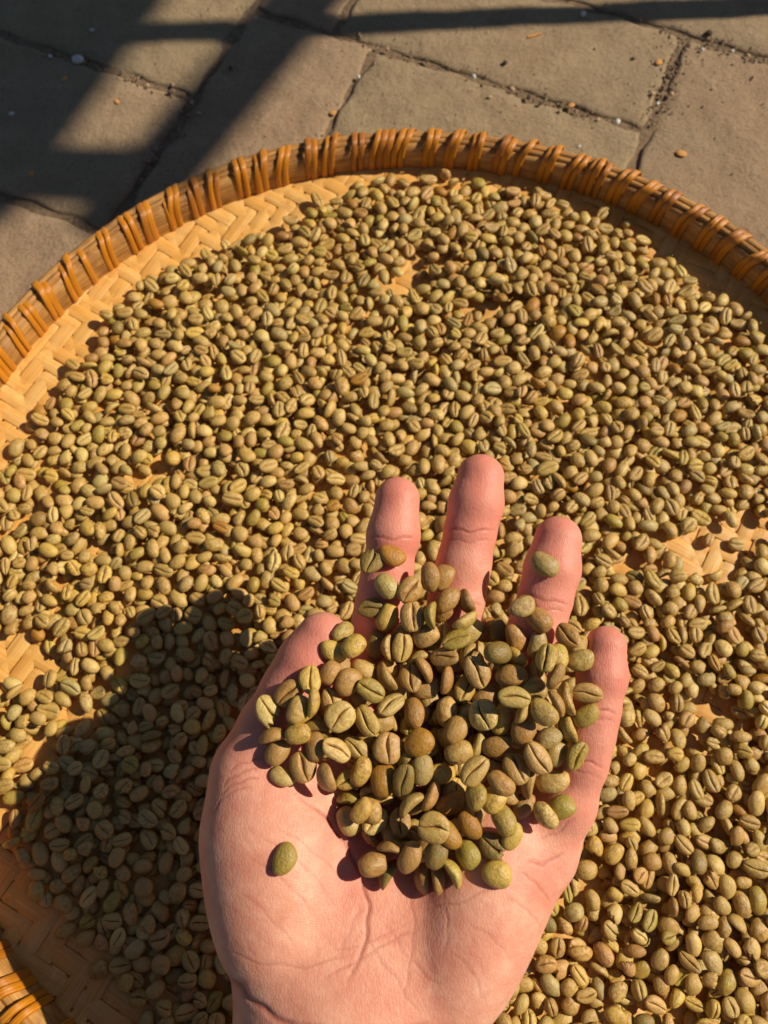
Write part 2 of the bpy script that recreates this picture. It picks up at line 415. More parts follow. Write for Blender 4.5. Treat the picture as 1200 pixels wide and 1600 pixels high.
# ------------------------------------------------------------------ coffee bean shapes
def bean_shape(nu, nv, kind, seed):
    """bean with its dome towards +z and the creased flat face towards -z, long axis x, about 9 mm long"""
    r = np.random.default_rng(seed)
    a, b, ct, cb = 0.0046*r.uniform(0.94, 1.06), 0.00345*r.uniform(0.93, 1.08), 0.0026*r.uniform(0.9, 1.1), 0.0012*r.uniform(0.85, 1.2)
    if kind == 'pea': a *= 0.86; b *= 0.92; ct *= 1.0; cb *= 2.0
    if kind == 'thin': b *= 0.8; ct *= 0.85
    if kind == 'long': a *= 1.12; b *= 0.92
    if kind == 'round': a *= 0.86; b *= 1.05
    u = np.linspace(0, math.pi, nu+1)
    nt_ = (nv//2)//2*2
    top = np.linspace(0, math.pi, nt_, endpoint=False)
    q = np.linspace(-1, 1, nv-nt_+1)[:-1]; q = np.sign(q)*np.abs(q)**1.7     # crowd the columns at the crease
    bot_y = q
    X, Y, Z, C = [], [], [], []
    ph = r.uniform(0, 6.28, 8); am = r.uniform(0.1, 0.35); wd = 0.075*r.uniform(0.8, 1.3); dp = 0.0008*r.uniform(0.7, 1.2)*(0.75 if kind == 'pea' else 1)
    for ui in u:
        cx, s = math.cos(ui), math.sin(ui)**0.84
        x = a*cx
        yt = b*s*np.cos(top); zt = ct*s*np.sin(top)**0.95
        y0 = am*math.sin(cx*2.6+ph[0])*0.35
        prof = (1-np.abs(bot_y)**2.6)**0.62
        groove = np.exp(-(bot_y/(wd*(1+0.4*math.sin(cx*5+ph[1]))))**2)
        lobes = 0.10*np.exp(-((np.abs(bot_y)-0.42)/0.28)**2)
        zb = -cb*s*(prof+lobes*prof) + dp*groove*min(1.0, 1.3*s*s)
        yb = b*s*bot_y + b*s*y0*(1-np.abs(bot_y))
        X.append(np.full(nv, x)); Y.append(np.concatenate([yt, yb])); Z.append(np.concatenate([zt, zb])); C.append(np.concatenate([np.zeros(nt_), groove*min(1, 1.5*s*s)]))
    X, Y, Z, C = map(np.array, (X, Y, Z, C))
    # lumps, bend, dents
    f = 1 + 0.03*np.sin(X*900+ph[2]+Y*500)*np.sin(Z*800+ph[3]) + 0.025*np.sin(Y*1300+ph[4])*np.sin(X*700+ph[5])
    X, Y, Z = X*f, Y*f, Z*f
    bend = {'bent': 90.0, 'thin': 45.0}.get(kind, r.uniform(0, 14))
    Z = Z - bend*X*X*0.5 + (0.0006 if kind == 'bent' else 0)
    Y = Y + r.uniform(-22, 22)*X*X
    if kind == 'broken':
        cut = 0.0012 + 0.35*Y + 0.0007*np.sin(Z*3000+Y*2500)
        over = np.maximum(X-cut, 0); X = np.where(X > cut, cut+over*0.12+0.0003*np.sin(Y*5000), X)
    X, Y, Z = X*(1+0.06*Y/b*r.uniform(-1, 1)), Y*(1+0.13*X/a*r.uniform(-1, 1)), Z*(1+0.1*X/a*r.uniform(-1, 1))
    V = np.stack([X, Y, Z], -1).reshape(-1, 3)
    I = np.arange((nu+1)*nv).reshape(nu+1, nv); J = np.roll(I, -1, 1)
    F = np.stack([I[:-1], J[:-1], J[1:], I[1:]], -1).reshape(-1, 4)
    return V, F, C.reshape(-1)

KINDS = ['flat', 'flat', 'long', 'round', 'pea', 'bent', 'flat', 'thin', 'broken', 'round', 'flat', 'pea']
HI, LO = [], []
for k, kd in enumerate(KINDS):
    V, F, C = bean_shape(30, 40, kd, 100+k)
    me = mesh_np('coffee_bean', V, F); fattr(me, 'crease', C); me.materials.append(M_BEAN); HI.append(me)
    LO.append(bean_shape(9, 14, kd, 100+k))
DIMS = []
for V, F, C in LO:
    DIMS.append(((V[:, 0].max()-V[:, 0].min())/2, (V[:, 1].max()-V[:, 1].min())/2, (V[:, 2].max()-V[:, 2].min())/2, V.max(0)/2+V.min(0)/2))

TINTS = {'o': (184, 155, 88), 'g': (166, 146, 66), 'y': (194, 164, 82), 'b': (174, 135, 76), 'd': (168, 122, 44), 'k': (136, 118, 60), 'p': (202, 176, 108), 'w': (176, 155, 98), 't': (190, 154, 92)}
TKEYS, TW = list('oogypbdkwt'), [0.32, 0.2, 0.04, 0.1, 0.1, 0.05, 0.02, 0.01, 0.08, 0.08]
def tint(key):
    c = np.array(srgb(*TINTS[key])[:3]); j = rng.normal(0, 0.06); k = rng.normal(0, 0.025, 3)
    return np.clip(c*np.array([1.05, 1.0, 0.92])*(1+j)*(1+k), 0.01, 0.8)

class HeightField:
    def __init__(s, x0, y0, x1, y1, h, H): s.x0, s.y0, s.h = x0, y0, h; s.H = H
    def window(s, A2, x, y):
        rx, ry = math.sqrt(A2[0, 0]), math.sqrt(A2[1, 1])
        i0, i1 = int((x-rx-s.x0)/s.h)+1, int((x+rx-s.x0)/s.h)+1; j0, j1 = int((y-ry-s.y0)/s.h)+1, int((y+ry-s.y0)/s.h)+1
        if i0 < 0 or j0 < 0 or i1 > s.H.shape[0] or j1 > s.H.shape[1]: return None
        X = s.x0 + np.arange(i0, i1)[:, None]*s.h - x; Y = s.y0 + np.arange(j0, j1)[None]*s.h - y
        return (slice(i0, i1), slice(j0, j1)), X, Y
    def probe(s, R, dims, x, y):
        """rest height of the centre of the ellipsoid dropped at x, y"""
        A = R @ np.diag([dims[0]**2, dims[1]**2, dims[2]**2]) @ R.T
        A2 = A[:2, :2]; w_ = s.window(A2, x, y)
        if w_ is None: return None
        sl_, X, Y = w_
        det = A2[0, 0]*A2[1, 1]-A2[0, 1]**2
        q = (A2[1, 1]*X*X - 2*A2[0, 1]*X*Y + A2[0, 0]*Y*Y)/det
        ins = q < 0.97
        if not ins.any(): return None
        bz = A[:2, 2]; g = np.linalg.solve(A2, bz)
        mid = g[0]*X + g[1]*Y; hh = np.sqrt(np.maximum((A[2, 2]-bz@g)*(1-q), 0))
        z = np.max((s.H[sl_] - (mid-hh))[ins])
        return z, sl_, ins, mid, hh
    def commit(s, z, sl_, ins, mid, hh):
        s.H[sl_] = np.where(ins, np.maximum(s.H[sl_], z+mid+hh*0.86), s.H[sl_])

def rot_of(face, ang, tx=0.0, ty=0.0):
    """ang: long axis in the ground plane; face: d dome up, c crease up, s on its side"""
    roll = {'d': 0.0, 'c': math.pi, 's': math.pi/2*0.86, 'e': -math.pi/2*0.86}[face]
    return np.array(Matrix.Rotation(ang, 3, 'Z') @ Matrix.Rotation(ty, 3, 'Y') @ Matrix.Rotation(roll+tx, 3, 'X'))

def in_poly(P, x, y):
    P = np.asarray(P); a, b = P, np.roll(P, -1, 0)
    x = np.asarray(x)[..., None]; y = np.asarray(y)[..., None]
    c = ((a[:, 1] > y) != (b[:, 1] > y)) & (x < (b[:, 0]-a[:, 0])*(y-a[:, 1])/(b[:, 1]-a[:, 1]+1e-12)+a[:, 0])
    return c.sum(-1) % 2 == 1

# ------------------------------------------------------------------ beans spread on the tray
outline_px = [(560, 298), (500, 330), (440, 372), (340, 395), (300, 415), (235, 455), (180, 510), (130, 575), (60, 660), (25, 715), (-20, 800), (-40, 900), (-30, 985), (20, 985), (75, 960),
              (105, 1000), (95, 1060), (60, 1085), (-10, 1075), (-60, 1120), (-40, 1240), (18, 1250), (30, 1330), (60, 1395), (105, 1430), (125, 1480), (180, 1490), (200, 1540), (225, 1600), (330, 1790),
              (700, 1850), (1200, 1700), (1420, 1300), (1430, 900), (1330, 640), (1200, 528), (1140, 488), (1100, 465), (1070, 432), (1020, 405), (980, 372), (920, 352), (850, 322), (750, 298), (690, 286), (620, 288)]
OUT = np.array([W(x, y, MATZ+0.004)[:2] for x, y in outline_px])
bare = [(640, 445, 34, 20), (700, 415, 46, 13), (748, 482, 28, 22), (238, 735, 34, 17), (1112, 862, 70, 34), (1180, 830, 55, 28), (1010, 885, 30, 17), (1125, 1105, 40, 24), (1050, 1158, 40, 13), (60, 1170, 22, 30),
        (120, 1120, 14, 10), (330, 470, 10, 8), (560, 640, 10, 6)]
BARE = []
for x, y, rx, ry in bare:
    c = W(x, y, MATZ+0.003); Z = depth(y, MATZ); BARE.append((c[0], c[1], rx*Z/FPX*1.12+0.0022, ry*Z/FPX*1.15+0.0022))
g = 0.0007
gx0, gy0, gx1, gy1 = TC[0]-0.235, TC[1]-0.235, TC[0]+0.235, TC[1]+0.235
GX = gx0+np.arange(int((gx1-gx0)/g))*g; GY = gy0+np.arange(int((gy1-gy0)/g))*g
HF = HeightField(gx0, gy0, gx1, gy1, g, (mat_h(np.hypot(GX[:, None]-TC[0], GY[None]-TC[1]))+0.0006).astype(np.float64))
XX, YY = np.meshgrid(GX, GY, indexing='ij')
thick = 0.0083 + 0.0021*np.sin(XX*38+1.0+2*np.sin(YY*21))*np.sin(YY*33+0.4) + 0.0012*np.sin(XX*90+3)*np.sin(YY*83)
for px, py, rx, ry, am in [(960, 480, 130, 80, .0035), (1100, 1420, 200, 170, .003), (640, 620, 260, 120, .0012), (760, 370, 120, 40, .002), (300, 1200, 130, 200, .001)]:
    c = W(px, py, MATZ); Z = depth(py, MATZ); thick += am*np.exp(-((XX-c[0])/(rx*Z/FPX))**2-((YY-c[1])/(ry*Z/FPX))**2)
okm = in_poly(OUT, XX[::2, ::2], YY[::2, ::2]).repeat(2, 0).repeat(2, 1)[:XX.shape[0], :XX.shape[1]]
okm &= np.hypot(XX-TC[0], YY-TC[1]) < RIN-0.009
for bx, by, rx, ry in BARE: okm &= ((XX-bx)/rx)**2+((YY-by)/ry)**2 > 1+0.35*np.sin(np.arctan2(YY-by, XX-bx)*5+bx*300)
# beans thin out towards the edge of the spread
cand = np.argwhere(okm)
TB = []                                                            # (proto, R, centre, scale, tint key, face)
misses = 0
def drop(hf, x, y, lim, tries=7, jit=0.0022, low=None, faces='dddddddccccs', kinds=None, scale=0.87):
    best = None; p = int(rng.integers(len(KINDS))) if kinds is None else kinds
    sc = float(np.clip(rng.normal(scale, 0.07), 0.68, 1.12))
    dims = tuple(d*sc for d in DIMS[p][:3])
    for _ in range(tries):
        f = faces[int(rng.integers(len(faces)))]
        if KINDS[p] == 'pea' and f == 's': f = 'd'
        R = rot_of(f, rng.uniform(0, 2*math.pi), rng.normal(0, 0.16), rng.normal(0, 0.16))
        xx, yy = x+rng.normal(0, jit), y+rng.normal(0, jit)
        r = hf.probe(R, dims, xx, yy)
        if r and (best is None or r[0] < best[0][0]) and (low is None or r[0] > low): best = (r, R, xx, yy, f)
    if best is None or best[0][0] > lim: return None
    r, R, xx, yy, f = best
    hf.commit(*r)
    c = np.array([xx, yy, r[0]]) - R @ (DIMS[p][3]*sc)
    return (p, R, c, sc, TKEYS[int(rng.choice(len(TKEYS), p=np.array(TW)/sum(TW)))], f)
for n in range(26000):
    i, j = cand[int(rng.integers(len(cand)))]
    x, y = GX[i], GY[j]
    b_ = drop(HF, x, y, MATZ + thick[i, j], tries=6)
    if b_ is None: misses += 1
    else: TB.append(b_)
    if misses > 8500: break
# strays on the bare mat
for px, py in [(88, 1010), (110, 1020), (60, 990), (110, 1100), (35, 1105), (18, 1060), (75, 1010), (1035, 855), (1045, 875), (1070, 905), (1150, 850), (1108, 842), (1165, 900), (1185, 895), (1050, 838),
               (735, 470), (690, 440), (660, 425), (720, 430), (700, 455), (675, 450), (80, 1410), (35, 1328), (60, 1390), (25, 1270), (1090, 1120), (1075, 1130), (1150, 1140), (240, 715), (620, 462)]:
    c = W(px, py, MATZ+0.003)
    if np.hypot(c[0]-TC[0], c[1]-TC[1]) > RIN-0.008: continue
    b_ = drop(HF, c[0], c[1], MATZ+0.006, tries=3, jit=0.0004, faces='ddcc')
    if b_: TB.append(b_)
print('tray beans', len(TB), 'misses', misses)

# ------------------------------------------------------------------ the hand: one implicit surface
def hp(px, py, z, rpx):
    return (W(px, py, z), rpx*0.945*depth(py, z)/FPX)

def round_cone(P, a, ra, b, rb, zs=1.0):
    """distance to a tapered capsule, flattened in z by zs"""
    P = P.copy(); a = a.copy(); b = b.copy(); zc = a[2]
    ba = b-a
    if zs != 1.0:
        tt = np.clip(((P[..., :2]-a[:2])@ba[:2])/(ba[:2]@ba[:2]), 0, 1); P[..., 2] = (P[..., 2]-(a[2]+tt*ba[2]))/zs + a[2]+tt*ba[2]
    l2 = ba@ba; rr = ra-rb; a2 = l2-rr*rr; il2 = 1/l2
    pa = P-a; y = pa@ba; z = y-l2
    t_ = pa*l2 - y[..., None]*ba; x2 = (t_*t_).sum(-1)
    y2 = y*y*l2; z2 = z*z*l2; k_ = np.sign(rr)*rr*rr*x2
    d = (np.sqrt(x2*a2*il2)+y*rr)*il2-ra
    d = np.where(np.sign(z)*a2*z2 > k_, np.sqrt(x2+z2)*il2-rb, d)
    d = np.where(np.sign(y)*a2*y2 < k_, np.sqrt(x2+y2)*il2-ra, d)
    return d

def ellipsoid(P, c, r, ang):
    q = P-c; ca, sa = math.cos(ang), math.sin(ang)
    x = q[..., 0]*ca+q[..., 1]*sa; y = -q[..., 0]*sa+q[..., 1]*ca
    x, y, z = x, y, q[..., 2]
    k0 = np.sqrt((x/r[0])**2+(y/r[1])**2+(z/r[2])**2); k1 = np.sqrt((x/r[0]**2)**2+(y/r[1]**2)**2+(z/r[2]**2)**2)
    return k0*(k0-1)/np.maximum(k1, 1e-9)

def smin(a, b, k):
    h = np.maximum(k-np.abs(a-b), 0)/k
    return np.minimum(a, b)-h*h*k*0.25

FINGERS = {   # tip, distal joint, middle joint, knuckle : pixel, height of the axis, radius in pixels
    'index':  [(621, 780, .1085, 37), (615, 838, .1065, 39.5), (606, 890, .104, 40.5), (594, 960, .100, 42), (578, 1030, .0955, 46), (560, 1120, .088, 56)],
    'middle': [(751, 746, .1105, 39), (744, 788, .109, 41), (735, 830, .107, 41.5), (714, 935, .101, 45), (697, 1020, .096, 49), (668, 1115, .086, 58)],
    'ring':   [(872, 843, .1115, 39), (863, 890, .110, 42), (852, 935, .108, 43), (824, 1030, .102, 46), (797, 1100, .097, 50), (755, 1190, .0865, 58)],
    'little': [(947, 1010, .1135, 33.5), (942, 1055, .112, 36), (932, 1108, .110, 37.5), (910, 1190, .105, 40.5), (888, 1255, .100, 44), (842, 1330, .0925, 58)]}
THUMB = [(504, 998, .1065, 44), (482, 1036, .1045, 49), (457, 1080, .102, 49), (425, 1140, .0995, 54), (397, 1205, .0965, 64), (415, 1300, .0935, 90)]

def cone_px(P, A, B, zs=1.0):
    a, ra = hp(*A); b, rb = hp(*B)
    return round_cone(P, a, ra, b, rb, zs)

def sdf(P):
    D = None
    pts = {n: [hp(*q) for q in c] for n, c in FINGERS.items()}
    # palm
    parts = []
    base = {'index': (480, 1470, .0885, 68), 'middle': (535, 1500, .086, 72), 'ring': (600, 1520, .086, 72), 'little': (665, 1530, .090, 74)}
    for n, q in base.items():
        parts.append(cone_px(P, FINGERS[n][-1], q, 0.92))
    parts.append(cone_px(P, THUMB[-1], (440, 1440, .0915, 92), 1.0))
    c = W(432, 1345, .0935); s_ = depth(1345, .0935)/FPX; parts.append(ellipsoid(P, c, (110*s_, 190*s_, .0185), math.radians(6)))
    c = W(745, 1415, .0925); s_ = depth(1415, .0925)/FPX; parts.append(ellipsoid(P, c, (100*s_, 205*s_, .0185), math.radians(-22)))
    c = W(560, 1260, .082); s_ = depth(1260, .082)/FPX; parts.append(ellipsoid(P, c, (170*s_, 170*s_, .0100), 0))
    c = W(700, 1260, .082); parts.append(ellipsoid(P, c, (150*s_, 150*s_, .0100), 0))
    # wrist and forearm
    wr = (540, 1590, .088, 172); fa = np.array([-0.018, -0.20, .082]); fb = np.array([-0.03, -0.30, .080])
    a, ra = hp(*wr)
    parts.append(cone_px(P, (555, 1480, .0895, 165), wr, 0.56))
    parts.append(round_cone(P, a, ra, fa, 0.036, 0.74)); parts.append(round_cone(P, fa, 0.036, fb, 0.041, 0.85))
    for d in parts:
        D = d if D is None else smin(D, d, 0.009)
    D = smin(D, cone_px(P, (405, 1215, .092, 45), (545, 1120, .0875, 45)), 0.010)      # web between thumb and index
    fing = None
    for n, c in FINGERS.items():
        f = None
        for A, B in zip(c[:-1], c[1:]):
            d = cone_px(P, A, B, 0.93); f = d if f is None else smin(f, d, 0.0025)
        # pads of the segments
        for (A, B, am) in ((c[0], c[2], 0.80), (c[2], c[3], 0.76), (c[3], c[5], 0.68)):
            m = tuple((A[k_]+B[k_])/2 for k_ in range(4)); p0, r0 = hp(m[0], m[1], m[2]+0.0006, m[3]*am); f = smin(f, np.linalg.norm(P-p0, axis=-1)-r0*1.0, 0.006)
        fing = f if fing is None else smin(fing, f, 0.0012)
    th = None
    for A, B in zip(THUMB[:-1], THUMB[1:]):
        d = cone_px(P, A, B); th = d if th is None else smin(th, d, 0.004)
    D = smin(D, fing, 0.0045)
    D = smin(D, th, 0.006)
    return D

def surface_nets(F, org, h):
    s = F < 0; nx, ny, nz = F.shape
    cs = [(i, j, k_) for i in (0, 1) for j in (0, 1) for k_ in (0, 1)]
    cnt = sum(s[i:nx-1+i, j:ny-1+j, k_:nz-1+k_].astype(np.int8) for i, j, k_ in cs)
    act = (cnt > 0) & (cnt < 8); cells = np.argwhere(act)
    idx = np.full(act.shape, -1, np.int64); idx[act] = np.arange(len(cells))
    acc = np.zeros((len(cells), 3)); num = np.zeros(len(cells))
    g0 = {c: F[cells[:, 0]+c[0], cells[:, 1]+c[1], cells[:, 2]+c[2]] for c in cs}
    for a in cs:
        for ax in range(3):
            if a[ax]: continue
            b = list(a); b[ax] = 1; b = tuple(b)
            fa_, fb_ = g0[a], g0[b]; m = (fa_ < 0) != (fb_ < 0)
            t_ = np.where(m, fa_/np.where(m, fa_-fb_, 1), 0)
            p = np.array(a, float)[None].repeat(len(cells), 0); p[:, ax] = t_
            acc[m] += p[m]; num[m] += 1
    V = org + h*(cells + acc/num[:, None])
    Q = []
    for ax in range(3):
        sl0 = [slice(None)]*3; sl1 = [slice(None)]*3; sl0[ax] = slice(0, -1); sl1[ax] = slice(1, None)
        ch = np.argwhere(s[tuple(sl0)] != s[tuple(sl1)])
        o1, o2 = (ax+1) % 3, (ax+2) % 3
        ch = ch[(ch[:, o1] > 0) & (ch[:, o2] > 0) & (ch[:, o1] < F.shape[o1]-1) & (ch[:, o2] < F.shape[o2]-1)]
        def cell(d1, d2):
            c = ch.copy(); c[:, o1] -= d1; c[:, o2] -= d2; return idx[c[:, 0], c[:, 1], c[:, 2]]
        q = np.stack([cell(1, 1), cell(0, 1), cell(0, 0), cell(1, 0)], -1)
        inside = s[ch[:, 0], ch[:, 1], ch[:, 2]]
        q[~inside] = q[~inside][:, ::-1]; Q.append(q)
    return V, np.concatenate(Q)

def subdivide(V, Q):
    n = len(V); E = np.sort(np.stack([Q, np.roll(Q, -1, 1)], -1).reshape(-1, 2), 1)
    key, inv = np.unique(E[:, 0]*n+E[:, 1], return_inverse=True); inv = inv.reshape(-1)
    mid = (V[key//n]+V[key % n])/2; fc = V[Q].mean(1)
    e = inv.reshape(-1, 4)+n; f = np.arange(len(Q))+n+len(mid)
    V2 = np.concatenate([V, mid, fc])
    Q2 = np.concatenate([np.stack([Q[:, k_], e[:, k_], f, e[:, (k_-1) % 4]], -1) for k_ in range(4)])
    return V2, Q2

def gradient(P, e=2e-4):
    f0 = sdf(P); G = np.stack([sdf(P+np.eye(3)[k_]*e)-f0 for k_ in range(3)], -1)
    return G/np.maximum(np.linalg.norm(G, axis=-1, keepdims=True), 1e-12)

hs = 0.0021
lo_, hi_ = np.array([-0.082, -0.35, 0.035]), np.array([0.090, 0.125, 0.135])
nn = ((hi_-lo_)/hs).astype(int)
gxs = [lo_[k_]+np.arange(nn[k_])*hs for k_ in range(3)]
Fg = np.empty(nn, np.float32)
for i in range(0, nn[0], 16):
    Pg = np.stack(np.meshgrid(gxs[0][i:i+16], gxs[1], gxs[2], indexing='ij'), -1)
    Fg[i:i+16] = sdf(Pg)
HV, HQ = surface_nets(Fg.astype(np.float64), lo_, hs)
HV, HQ = subdivide(HV, HQ)
for lev in range(3):
    f = sdf(HV)
    if lev < 2: G = gradient(HV)
    HV = HV - G*np.clip(f, -0.001, 0.001)[:, None]
    if lev == 1:
        HV, HQ = subdivide(HV, HQ); G = gradient(HV)

# creases: (points in pixels, depth mm, half width mm)
LINES = [
    ([(452, 1232), (515, 1282), (556, 1345), (577, 1415), (570, 1480), (538, 1545)], 0.75, 0.85),
    ([(640, 1384), (648, 1450), (638, 1520), (630, 1580)], 0.26, 0.5),
    ([(694, 1400), (700, 1460), (690, 1500)], 0.18, 0.45),
    ([(568, 1408), (548, 1450), (530, 1495)], 0.2, 0.5),
    ([(496, 1534), (560, 1502), (610, 1470), (655, 1452)], 0.28, 0.5),
    ([(510, 1490), (580, 1472), (640, 1440)], 0.2, 0.45),
    ([(600, 1440), (640, 1500), (690, 1545)], 0.2, 0.45),
    ([(560, 1450), (610, 1520), (660, 1590)], 0.2, 0.45),
    ([(338, 1478), (400, 1505), (480, 1512), (560, 1488)], 0.22, 0.5),
    ([(352, 1515), (385, 1556), (430, 1590), (480, 1612)], 0.9, 1.2),
    ([(440, 1600), (560, 1612), (680, 1600)], 0.6, 0.9),
    ([(345, 1228), (375, 1208), (410, 1198)], 0.40, 0.6), ([(336, 1246), (372, 1222), (408, 1214)], 0.35, 0.5), ([(352, 1206), (385, 1190), (420, 1184)], 0.35, 0.5), ([(330, 1270), (356, 1240), (395, 1228)], 0.25, 0.5),
    ([(808, 1360), (836, 1378), (862, 1412)], 0.35, 0.6), ([(818, 1346), (850, 1352), (885, 1330)], 0.40, 0.7), ([(842, 1310), (870, 1302), (900, 1276)], 0.3, 0.5), ([(790, 1400), (822, 1420), (846, 1450)], 0.22, 0.5),
    ([(698, 826), (735, 831), (776, 826)], 0.55, 0.6), ([(694, 842), (733, 847), (772, 842)], 0.30, 0.5), ([(676, 935), (714, 942), (758, 944)], 0.5, 0.6),
    ([(576, 838), (614, 843), (652, 838)], 0.5, 0.6), ([(812, 926), (850, 938), (892, 944)], 0.5, 0.6), ([(808, 940), (846, 951), (888, 956)], 0.35, 0.5),
    ([(900, 1100), (934, 1108), (968, 1116)], 0.5, 0.6), ([(898, 1114), (930, 1121), (964, 1128)], 0.35, 0.5), ([(878, 1180), (912, 1188), (946, 1200)], 0.45, 0.6), ([(872, 1194), (905, 1204), (940, 1216)], 0.3, 0.5),
    ([(380, 1330), (450, 1380), (500, 1440)], 0.16, 0.5), ([(400, 1300), (470, 1345), (530, 1420)], 0.16, 0.5), ([(360, 1380), (420, 1430), (470, 1490)], 0.14, 0.5), ([(430, 1290), (490, 1330), (545, 1380)], 0.18, 0.5),
    ([(700, 1480), (740, 1520), (760, 1570)], 0.18, 0.5), ([(730, 1440), (775, 1470), (800, 1500)], 0.16, 0.5), ([(660, 1420), (720, 1410), (790, 1380)], 0.2, 0.6)]
up = G[:, 2] > 0.05
crease = np.zeros(len(HV)); dep = np.zeros(len(HV)); ui = np.where(up)[0]
for pl, dm, wm in LINES:
    A = np.array([W(x, y, .104)[:2] for x, y in pl])
    # resample the line smoothly with a little waver
    tt = np.linspace(0, len(A)-1, 30); A = np.stack([np.interp(tt, range(len(A)), A[:, k_]) for k_ in (0, 1)], -1)
    A[:, 0] += 0.0003*np.sin(tt*9+dm*50); A[:, 1] += 0.0003*np.sin(tt*7+wm*70)
    lo2, hi2 = A.min(0)-0.004, A.max(0)+0.004
    zr = CAMZ-HV[ui, 2]; PX = HV[ui, :2]*((CAMZ-.104)/zr)[:, None]           # follow the line of sight onto the plane where it was read
    s_ = np.all((PX > lo2) & (PX < hi2), 1); jj = ui[s_]; Pq = PX[s_]
    if not len(jj): continue
    dd = np.full(len(jj), 1.0); tb = np.zeros(len(jj))
    for q in range(len(A)-1):
        ab = A[q+1]-A[q]; h_ = np.clip(((Pq-A[q])@ab)/(ab@ab), 0, 1); d = np.linalg.norm(Pq-A[q]-h_[:, None]*ab, axis=1)
        m = d < dd; dd[m] = d[m]; tb[m] = (q+h_[m])/(len(A)-1)
    fade = np.clip(np.minimum(tb, 1-tb)*6, 0, 1)
    e = np.exp(-(dd/(wm*0.00062))**2)*fade
    crease[jj] = np.maximum(crease[jj], e*min(1, 0.25+dm*0.9)); dep[jj] = np.maximum(dep[jj], e*dm*0.00062)
HV = HV - G*dep[:, None]
# fine unevenness of the skin
HV = HV + G*(0.00003*np.sin(HV[:, 0]*900+3*np.sin(HV[:, 1]*400))*np.sin(HV[:, 1]*700+2*np.sin(HV[:, 0]*500)))[:, None]
# flush: fingers, thumb and the rim of the palm are pinker than its middle
flush = np.zeros(len(HV))
for n, c in list(FINGERS.items())+[('thumb', THUMB)]:
    for q, wgt in ((0, 0.75), (1, 0.75), (2, 0.7), (3, 0.5), (4, 0.3)):
        p0, r0 = hp(*c[q]); flush = np.maximum(flush, wgt*np.exp(-(np.linalg.norm(HV-p0, axis=1)/(r0*2.0))**4))
for px, py, r_, a_ in ((560, 1350, .016, .35), (600, 1500, .020, .22), (345, 1250, .015, .3), (820, 1340, .016, .3)):
    c = W(px, py, .1); flush = np.maximum(flush, a_*np.exp(-(np.linalg.norm(HV[:, :2]-c[:2], axis=1)/r_)**2))
hand_me = mesh_np('hand', HV, HQ); fattr(hand_me, 'crease', crease); fattr(hand_me, 'flush', flush)
hand = link('hand', hand_me, M_SKIN)
tag(hand, "person's open bare left hand and forearm, palm up, cupping coffee beans above the tray", 'hand')

# nails on the back of the digits
def nail(c, aim=None):
    p0, r0 = hp(*c[0]); p1, _ = hp(*c[1]); ax = p0-p1; ax /= np.linalg.norm(ax)
    side = np.cross(ax, [0, 0, 1]); side /= np.linalg.norm(side); back = np.cross(ax, side); back *= -np.sign(back[2])
    if aim is not None: back = np.array(aim)-ax*(ax@np.array(aim)); back /= np.linalg.norm(back); side = np.cross(ax, back)
    V = []
    us, vs = np.linspace(-0.5, 0.62, 7), np.linspace(-1, 1, 9)
    for u_ in us:
        for v_ in vs:
            a_ = v_*0.95; taper = 1-0.25*max(0, u_-0.5)
            V.append(p0 + ax*u_*r0 + (side*math.sin(a_)*taper + back*math.cos(a_))*r0*(0.985-0.28*max(0, u_)**2))
    I = np.arange(63).reshape(7, 9); F = np.stack([I[:-1, :-1], I[1:, :-1], I[1:, 1:], I[:-1, 1:]], -1).reshape(-1, 4)
    me = mesh_np('nail', np.array(V), F); o = link('nail', me, M_NAIL, hand)
    sd = o.modifiers.new('t', 'SOLIDIFY'); sd.thickness = 0.0006; sd.offset = 0
for c in FINGERS.values(): nail(c)
nail(THUMB, (0.85, 0.25, -0.5))

# ------------------------------------------------------------------ beans on the hand
hx0, hy0, hx1, hy1 = -0.075, -0.10, 0.085, 0.12
hg = 0.0006
nhx, nhy = int((hx1-hx0)/hg), int((hy1-hy0)/hg)
HH = np.full((nhx, nhy), -1.0)
ui = np.where(HV[:, 1] > hy0)[0]
for ox in (-0.3, 0.3):
    for oy in (-0.3, 0.3):
        ii = ((HV[ui, 0]-hx0)/hg+0.5+ox).astype(int); jj = ((HV[ui, 1]-hy0)/hg+0.5+oy).astype(int)
        ok = (ii >= 0) & (ii < nhx) & (jj >= 0) & (jj < nhy); np.maximum.at(HH, (ii[ok], jj[ok]), HV[ui[ok], 2])
SKIN0 = HH.copy()
HX = HeightField(hx0, hy0, hx1, hy1, hg, HH)

heap_px = [(640, 930), (690, 935), (740, 985), (800, 1000), (860, 985), (895, 1010), (905, 1060), (900, 1110), (885, 1180), (880, 1230), (850, 1270), (790, 1300), (780, 1345), (700, 1370), (620, 1365), (585, 1330), (550, 1290),
           (530, 1235), (450, 1200), (425, 1150), (440, 1095), (490, 1060), (525, 1020), (580, 1000)]
HEAP = np.array([W(x, y, .108)[:2] for x, y in heap_px])
